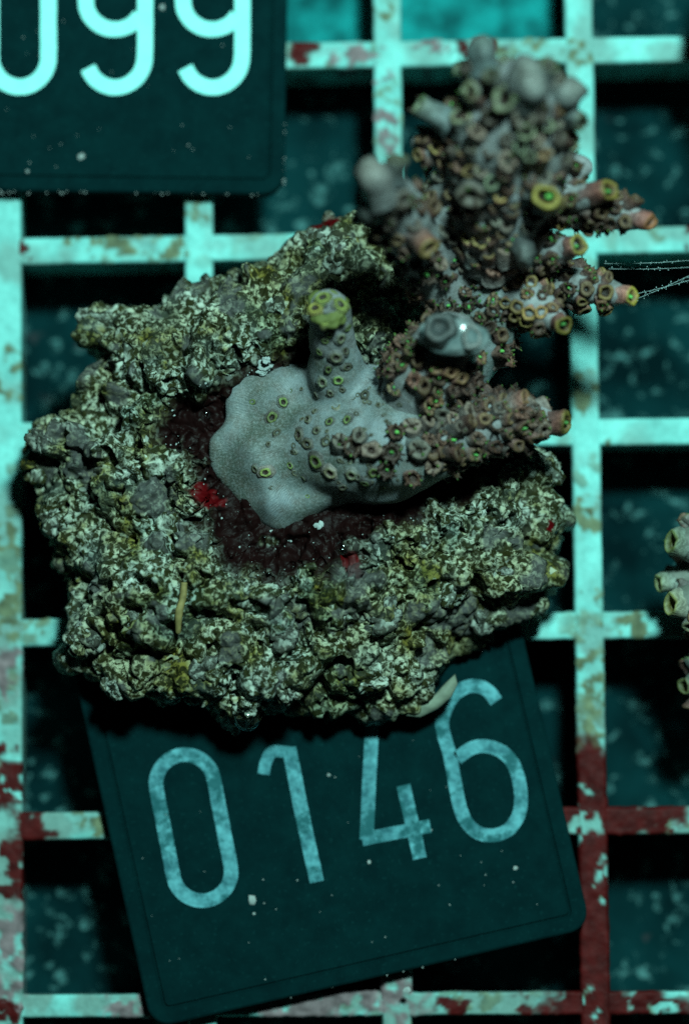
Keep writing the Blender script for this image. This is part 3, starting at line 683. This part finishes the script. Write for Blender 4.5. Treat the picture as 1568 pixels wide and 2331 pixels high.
# --- tips at the branch ends (big axial cups)
def tipcup(nm, kind, size, ln=1.0, idx=None, dz=0.0, back=.6, dirv=None):
    c, r, t, sd, up = FRM[nm][-5]
    ax = (t + Vector((0, 0, dz))) if dirv is None else Vector(dirv)
    put_cup(kind, c - ax.normalized() * back * .5, ax, size / PPM / 1.25, BODY[nm], COR, None, ln, idx); placed.append(c)
tipcup('low', 'tip', 52, .8, 0, 0.45); tipcup('east', 'tip', 50, .95, 0, .25); tipcup('east2', 'tip', 44, .8, 1, .15)
tipcup('knee', 'tip', 46, .7, 2, .5); tipcup('south', 'tip', 46, .75, 0, .6); tipcup('far', 'tip', 44, .8, 0, .3)
for a in (('yring', 1240, 447, 64, (.1, .3, 1.2), .8, .8), ('plain', 1083, 437, 66, (-.3, .4, 1.0), .8, .8), ('knob', 1188, 556, 56, (0, .5, 1.0), .7, .95), ('salmon', 948, 538, 48, (.5, .6, .8), .75, 1.0),
          ('plain', 878, 560, 62, (-.2, .5, .9), .7, .8), ('salmon', 1075, 400, 34, (0, -.4, .9), .7, .9)):
    at_px(*a)
# --- smooth pale knobs that point up and away
for a in (('knob', 1198, 204, 84, (0, -.5, 1.0), .7, .6), ('knob', 1282, 222, 64, (.5, -.5, .8), .7, .6), ('knob', 1098, 150, 64, (-.1, -1, .3), .8, .7), ('gtip', 1005, 270, 52, (-1, -.6, .3), .95, .9),
          ('knob', 862, 430, 74, (-.25, -.8, .7), .7, .75), ('gtip', 895, 400, 50, (.15, -1, .6), .8, .7), ('knob', 852, 470, 50, (-.5, .1, .7), .6, .6), ('plain', 1110, 165, 46, (0, .6, .7), .8, .7), ('gtip', 1290, 262, 46, (.9, .4, .4), .7, .7),
          ('gtip', 1160, 225, 50, (-.3, .0, .8), .5, .6), ('plain', 1225, 250, 46, (.2, .4, .8), .5, .6), ('plain', 1190, 262, 46, (0, .5, .8), .6, .6), ('gtip', 1235, 180, 46, (.3, -.8, .6), .7, .7), ('gtip', 1135, 195, 44, (-.4, -.6, .6), .6, .7), ('plain', 1075, 150, 36, (-.8, .2, .5), .7, .7), ('plain', 1262, 195, 40, (-.1, -.7, .6), .6, .7),
          ('gtip', 1090, 205, 44, (-.6, .1, .6), .6, .7), ('plain', 1125, 262, 46, (-.2, .4, .7), .5, .7), ('plain', 880, 470, 46, (.3, .5, .8), .5, .6), ('plain', 905, 450, 44, (.6, .1, .8), .5, .6)):
    at_px(*a)
# --- cups on the encrusting base, lying nearly flush
for x, y, s_ in ((645,915,30),(620,950,34),(575,915,20),(630,985,26),(605,1075,32),(700,955,26),(680,990,30),(700,1010,34),(720,1050,40),(752,1075,40),(660,1060,20),(742,1005,26),(800,1080,34),(640,1040,16),(580,1068,20),(550,960,18),(720,900,28),(765,925,28),(735,870,32),(770,865,30),(830,900,28),(560,930,16),(850,1075,30),(690,1090,22),(670,1030,18),(780,1110,24),(830,1100,24),(610,1010,14),(655,965,18),(590,985,12),(705,920,18),(750,960,26),(790,955,24),(720,980,20),(870,1110,22),(660,890,16),(620,1110,12),(700,1130,14)):
    at_px('flat', x, y, s_ * 1.05, None, 0, 1.0, .10, 0 if (x, y) in ((645, 915), (605, 1075), (620, 950)) else None)
for _ in range(70):
    x, y = random.uniform(640, 930), random.uniform(880, 1125); at_px('flat', x, y, random.uniform(9, 19), None, 0, 1.0, .08, random.choice((1, 2)))
for i, (x, y) in enumerate(((775,1010),(800,1020),(845,1025),(890,1030),(950,1022),(880,1070),(985,1060),(935,1085),(820,995),(900,985),(935,975),(970,945),(1005,940))):
    at_px(['plain', 'star', 'plain', 'star'][i % 4], x, y, 46 if i < 5 else 40, (.2, -.1, .8), .4, .55)
for x, y, s_ in ((735,735,34),(775,770,30),(765,812,38),(728,800,24),(790,745,26),(735,690,24),(765,695,24),(745,720,24),(722,705,20),(750,760,26),(785,800,24),(740,775,22),(790,835,26),(748,840,24),(780,720,20)):
    at_px('flat', x, y, s_, None, 0, 1.0, .05)
# --- the many cups that crowd the branches
n_cups = 0
def crowd(nm, n, kinds, t0=.1, t1=1.0, size=(34, 48), distal=.7, mind=.95, gate=None):
    global n_cups
    fr = FRM[nm][:-4]; body = BODY.get(nm, base); tries = 0; c_ = 0
    while c_ < n and tries < n * 25:
        tries += 1
        t = random.uniform(t0, t1); i = min(int(t * (len(fr) - 1)), len(fr) - 1); c, r, tg, sd, up = fr[i]
        a = random.uniform(0, 2 * math.pi); nrm = sd * math.cos(a) + up * math.sin(a)
        vis = nrm.dot((CAM - c).normalized())
        if vis < -.35: continue
        p = c + nrm * r * .97
        if gate and not gate(p): continue
        if any((p - q_).length < mind * .80 for q_ in placed): continue
        ax = nrm * (1 - distal * .6) + tg * distal * .8 + Vector((0, 0, .15))
        put_cup(random.choice(kinds), p - ax.normalized() * random.uniform(.3, .6), ax, random.uniform(*size) * .86 / PPM / 1.25, body, COR, None, random.uniform(.6, 1.0)); placed.append(p); c_ += 1; n_cups += 1
crowd('low', 66, ['brown', 'star', 'dot', 'brown', 'plain', 'brown'], .42, 1.0, (36, 48), .75, .92)
crowd('mid', 44, ['brown', 'dot', 'brown', 'star'], .38, .92, (34, 46), .8, .95)
crowd('left', 44, ['star', 'plain', 'star', 'dot', 'brown'], .12, .95, (34, 46), .5, 1.25)
crowd('bridge', 32, ['star', 'plain', 'brown', 'dot'], .1, .95, (32, 44), .6, 1.15)
crowd('shelf', 14, ['brown', 'dot', 'star'], .2, 1, (32, 42), .8, .9)
crowd('spur', 12, ['brown', 'dot', 'salmon'], .1, 1, (30, 40), .8, .85)
crowd('bud', 8, ['brown', 'star', 'salmon'], .1, .8, (28, 36), .6, .8)
crowd('bud_right', 8, ['brown', 'star', 'salmon'], .1, .8, (28, 36), .6, .8)
crowd('crown', 46, ['plain', 'gtip', 'plain', 'brown'], .55, 1.0, (36, 52), 1.0, 1.15)
crowd('crown', 64, ['brown', 'dot', 'salmon', 'brown', 'plain'], .10, .6, (34, 48), 1.0, 1.1)
crowd('crown_left', 16, ['brown', 'plain', 'dot'], .1, .95, (32, 42), .9, .9)
crowd('crown_right', 20, ['plain', 'gtip', 'brown', 'plain'], .1, 1, (34, 46), .9, .9)
crowd('crown_top', 18, ['plain', 'brown', 'gtip'], .1, 1, (32, 44), .9, .9)
crowd('east', 30, ['brown', 'star', 'dot', 'salmon'], .1, .9, (32, 44), .6, 1.0)
crowd('east2', 24, ['brown', 'star', 'dot', 'brown'], .3, .95, (30, 40), .6, .95)
crowd('knee', 22, ['brown', 'star', 'dot'], .1, .85, (32, 42), .6, 1.0)
crowd('south', 32, ['brown', 'salmon', 'dot', 'brown'], .15, .92, (32, 40), .6, .9)
crowd('far', 26, ['brown', 'salmon', 'star', 'dot'], .2, .92, (30, 40), .6, .95)
crowd('trunk', 40, ['brown', 'star', 'dot'], .55, 1.0, (32, 46), .6, 1.0)
# swollen glassy end of the middle branch
kn = lump_mesh('swollen_tip', 5, M_SWELL, (0, 0, 0), .16, 40, 24, .55)
o = link(bpy.data.objects.new('swollen_tip', kn), BODY['mid'], label='swollen pale bluish branch tip')
o.location = (P(1034, 766, 19.6) - Vector(COR)) * S; o.scale = (74 / PPM, 42 / PPM, 34 / PPM); o.rotation_euler = (0.1, 0, -.12)
put_cup('teal', P(1003, 752, 19.9), Vector((-.1, .1, 1)), 1.75, BODY['mid'], COR, 0, .9, 0); put_cup('teal', P(1068, 768, 19.7), Vector((.3, 0, 1)), 1.35, BODY['mid'], COR, 1, .9, 1)
# flat greenish top of the stub
k = NT('stub_top', .6, .15); k.col(k.mix(k.noise(1.2, 4, .65), (.065, .085, .03), (.15, .175, .045))); k.bump(k.noise(2, 3), .6, .2)
gt = P(748, 704, 16.3)
o = link(bpy.data.objects.new('growing_tip', lump_mesh('growing_tip', 9, k.m, (0, 0, 0), .26, 36, 22, .5)), BODY['stub'], label='flat yellow green growing tip')
o.location = (gt - Vector(COR)) * S; o.scale = (1.45, 1.65, 1.2); o.rotation_euler = (-.35, 0, .2)
for x, y, h_ in ((735, 678, 17.15), (718, 702, 17.0), (774, 694, 17.05), (742, 730, 16.85)):
    put_cup('pit', P(x, y, h_), Vector(((x - 748) * .008, .2, 1)), .95, BODY['stub'], COR)

# the 300 corallites that show largest stay single parts, the rest become one part
allc = [o for b in BODY.values() for o in b.children if o.name.startswith('corallite')]
def shows(o):
    p = Vector(o.location) / S + Vector(COR); ax = o.rotation_quaternion @ Vector((0, 0, 1)); e = p + ax * o.scale.z * 1.1
    rc_ = CB.ray_cast(CAM, (e - CAM).normalized()); free = rc_[0] is None or (rc_[0] - CAM).length > (e - CAM).length - .15
    return o.scale.x * o.scale.y * (1.0 if free else .05) * (.6 + .4 * max(ax.z, 0))
allc.sort(key=shows, reverse=True); NC = len(allc)
JV, JQ, JC, off = [], [], [], 0
for o in allc[300:]:
    me = o.data; n = len(me.vertices); v = np.empty(n * 3, np.float32); me.vertices.foreach_get('co', v); c = np.empty(n * 4, np.float32); me.color_attributes['tint'].data.foreach_get('color', c)
    R3 = np.array(o.rotation_quaternion.to_matrix())
    JV.append(((v.reshape(-1, 3) * np.array(o.scale)) @ R3.T + np.array(o.location)) / S); JC.append(c.reshape(-1, 4)[:, :3] * random.uniform(.45, 1.1))
    JQ += [tuple(i + off for i in p.vertices) for p in me.polygons]; off += n
    bpy.data.objects.remove(o)
if JV: mesh_obj('corallite_crowd', np.concatenate(JV), JQ, M_CUP, coral, True, np.concatenate(JC), kind='stuff')

# ------------------------------------------------------------------ neighbours, and a lump added for shade
k = NT('pale_coral_tissue', .55, .2); k.col(k.mix(k.noise(1.0, 4, .6), (.06, .08, .06), (.22, .25, .22))); k.bump(k.noise(2, 4), .5, .15); M_PALE = k.m
def frag(label, spec, org, rock_c, rock_r, seed):
    root = empty('coral_frag', org, label=label, category='coral')
    V, Q, fr = None, None, None
    o = link(bpy.data.objects.new('plug_rock', lump_mesh('plug_rock', seed, M_ROCK, (0, 0, .2), .22, 60, 34, .8)), root)
    o.location = (Vector(rock_c) - Vector(org)) * S; o.scale = (rock_r,) * 3
    for sp, rd, kind, sz, ax in spec:
        V, Q, fr = tube(world_pts(sp), [r / PPM for r in rd], 22, 10, seed, .10, .5)
        b = mesh_obj('branch', V - np.array(org), Q, M_PALE, root)
        c, r, t, sd, up = fr[-5]
        ax_ = (t + Vector((0, 0, ax))).normalized(); put_cup(kind, c + ax_ * r * .25, ax_, sz * 1.25 / PPM / 1.25, b, org, None, .75, 0)
        for _ in range(9):
            c2, r2, t2, sd2, up2 = fr[random.randrange(len(fr) // 2, len(fr) - 5)]; a_ = random.uniform(0, 6.28); n2 = sd2 * math.cos(a_) + up2 * math.sin(a_)
            put_cup(random.choice(('plain', 'gtip', 'brown')), c2 + n2 * (r2 - .35), n2 + t2 * .8, random.uniform(.8, 1.1), b, org)
    return root
frag('pale grey coral with yellow green tips cut by the right picture edge',
     [([(1740, 1250, 3), (1640, 1245, 5), (1568, 1238, 6)], [60, 52, 38], 'ytip', 46, .3), ([(1740, 1330, 3), (1630, 1365, 5), (1568, 1372, 6)], [60, 54, 40], 'ytip', 50, .3), ([(1740, 1300, 2), (1620, 1310, 3.5), (1535, 1322, 4)], [60, 40, 26], 'ytip', 38, .3),
      ([(1710, 1500, 2.5), (1630, 1555, 3), (1588, 1560, 3.5)], [60, 44, 34], 'ytip', 40, .4)],
     tuple(P(1790, 1380, .1)[:2]) + (0.1,), tuple(P(1800, 1440, 3)[:2]) + (5.2,), 6.4, 21)
nb = link(bpy.data.objects.new('frag_rock', lump_mesh('frag_rock', 33, M_ROCK, (.95, 0, 0), .25, 90, 50, .9)), None, label='unseen dark lump added beyond the upper right picture corner to shade the grid', category='rock')
nb.location = (Vector(P(1790, -10, 6)[:2]).to_3d() + Vector((0, 0, 7.2))) * S; nb.scale = (6.2, 7.0, 8.0)  # stands out of view, added so its shadow darkens the bar end

# ------------------------------------------------------------------ small things
def bubble(label, px, py, r, dz=0.3):
    p_, n_, d_ = hit(ROCK_BVH, px, py); p_ = p_ if p_ is not None else P(px, py, 3.6)
    bm = bmesh.new(); bmesh.ops.create_icosphere(bm, subdivisions=4, radius=r / PPM * S)
    me = bpy.data.meshes.new('gas_bubble'); bm.to_mesh(me); bm.free(); me.polygons.foreach_set('use_smooth', [True] * len(me.polygons)); me.materials.append(M_BUB)
    o = link(bpy.data.objects.new('gas_bubble', me), None, label=label, category='bubble', group='gas bubbles on the rock'); o.location = (p_ - d_ * r / PPM * .8) * S
bubble('tiny clear gas bubble on the dark hollow left of the coral base', 469, 942, 12)
bubble('clear gas bubble on the maroon hollow below the coral base', 781, 1246, 17)
bubble('largest clear gas bubble clinging under the lower edge of the rock', 562, 1634, 30)
# slime strands trailing from the right-hand branch tip
thr = empty('slime_threads', P(1432, 655, 14), label='fine beaded slime threads trailing from the right branch tip', category='slime')
to = np.array(tuple(P(1432, 655, 14)))
for i, (a, b) in enumerate((((1385, 612, 14), (1600, 606, 8)), ((1375, 600, 14), (1600, 590, 8)), ((1425, 690, 14), (1600, 612, 8)), ((1432, 672, 14), (1600, 628, 8)))):
    A, B = P(*a), P(*b); pts = [A.lerp(B, t) + Vector((0, 0, -.6 * math.sin(math.pi * t))) for t in np.linspace(0, 1, 6)]
    V, Q, _ = tube(pts, [.016] * 6, 5, 10, i, .5, 3.0)
    st = mesh_obj('strand', V - to, Q, M_FILM, thr)
    Vb, Qb = [], []
    for j in range(34):
        t = random.random(); c = A.lerp(B, t) + Vector((random.gauss(0, .10), random.gauss(0, .10), -.6 * math.sin(math.pi * t))); r = random.uniform(.02, .065); b0 = len(Vb)
        Vb += [tuple(c + Vector(v) * r) for v in ((1, 0, 0), (0, 1, 0), (-1, 0, 0), (0, -1, 0), (0, 0, 1), (0, 0, -1))]
        Qb += [(b0 + x, b0 + y, b0 + z) for x, y, z in ((0, 1, 4), (1, 2, 4), (2, 3, 4), (3, 0, 4), (1, 0, 5), (2, 1, 5), (3, 2, 5), (0, 3, 5))]
    ob = mesh_obj('beads', np.array(Vb) - to, Qb, M_FILM, st); ob['kind'] = 'stuff'
# pale specks of detritus settled on the two tags
Vb, Qb = [], []
def speck(px, py, z, r):
    c = P(px, py, z); b0 = len(Vb); jit = [random.uniform(.6, 1.2) for _ in range(6)]
    Vb.extend(tuple(c + Vector((math.cos(a * 1.047) * r * j, math.sin(a * 1.047) * r * j, 0))) for a, j in enumerate(jit)); Vb.append(tuple(c + Vector((0, 0, r * .6))))
    Qb.extend((b0 + a, b0 + (a + 1) % 6, b0 + 6) for a in range(6))
speck(185, 357, 1.77, .30); speck(574, 2050, 1.77, .42); speck(578, 2080, 1.77, .15); speck(370, 17, 1.77, .25); speck(840, 1963, 1.77, .17); speck(1172, 1975, 1.77, .2); speck(1435 - 1372, 390, 1.77, .14); speck(926, 2255, 1.77, .3); speck(748, 1764, 1.77, .16)
for _ in range(70):
    if random.random() < .45: x, y = random.uniform(10, 600), random.uniform(10, 425)
    else:
        u_, v_ = random.uniform(40, 980), random.uniform(40, 560); x, y = 346 + u_ * .975 - v_ * .215, 2343 - u_ * .225 - v_ * .975
    speck(x, y, 1.77, random.uniform(.03, .07))
for _ in range(46): speck(646 + random.gauss(0, 1.5), random.uniform(0, 430), 1.6, random.uniform(.03, .08)); speck(random.uniform(0, 600), 438 + random.gauss(0, 2.5), 1.6, random.uniform(.03, .09))
for _ in range(26):
    t = random.random(); speck(420 + 850 * t, 2322 - 194 * t + random.gauss(0, 2), 1.6, random.uniform(.03, .08)); speck(230 + 104 * t + random.gauss(0, 2), 1700 + 560 * t, 1.6, random.uniform(.02, .06))
SV, SQ = Vb, Qb
Vb, Qb = [], []
for _ in range(260):  # pale specks modelled in place of glints in the dark hollow
    x, y = random.uniform(370, 1000), random.uniform(840, 1340)
    p_, n_, d_ = hit(ROCK_BVH, x, y)
    if p_ is None: continue
    ins = sdf_poly(np.array([tuple(p_[:2])]), wpoly(CRATER, 8.5))[0]
    if ins < -.2: continue
    speck(x, y, p_.z + .02, random.choice((.03, .04, .05, .06, .10)))
for x, y in ((720, 1196), (732, 1192), (726, 1200)): p_, n_, d_ = hit(ROCK_BVH, x, y); speck(x, y, p_.z + .1, .26)
mesh_obj('sparkle_crumbs', np.array(Vb) - OR, Qb, M_FLUFF, rock, True, None, kind='stuff')
Vb, Qb = SV, SQ
mesh_obj('detritus_specks', Vb, Qb, M_FLUFF, None, True, None, kind='stuff', label='tiny pale specks of detritus settled on the dark tags', category='detritus')
print('corallites', NC)
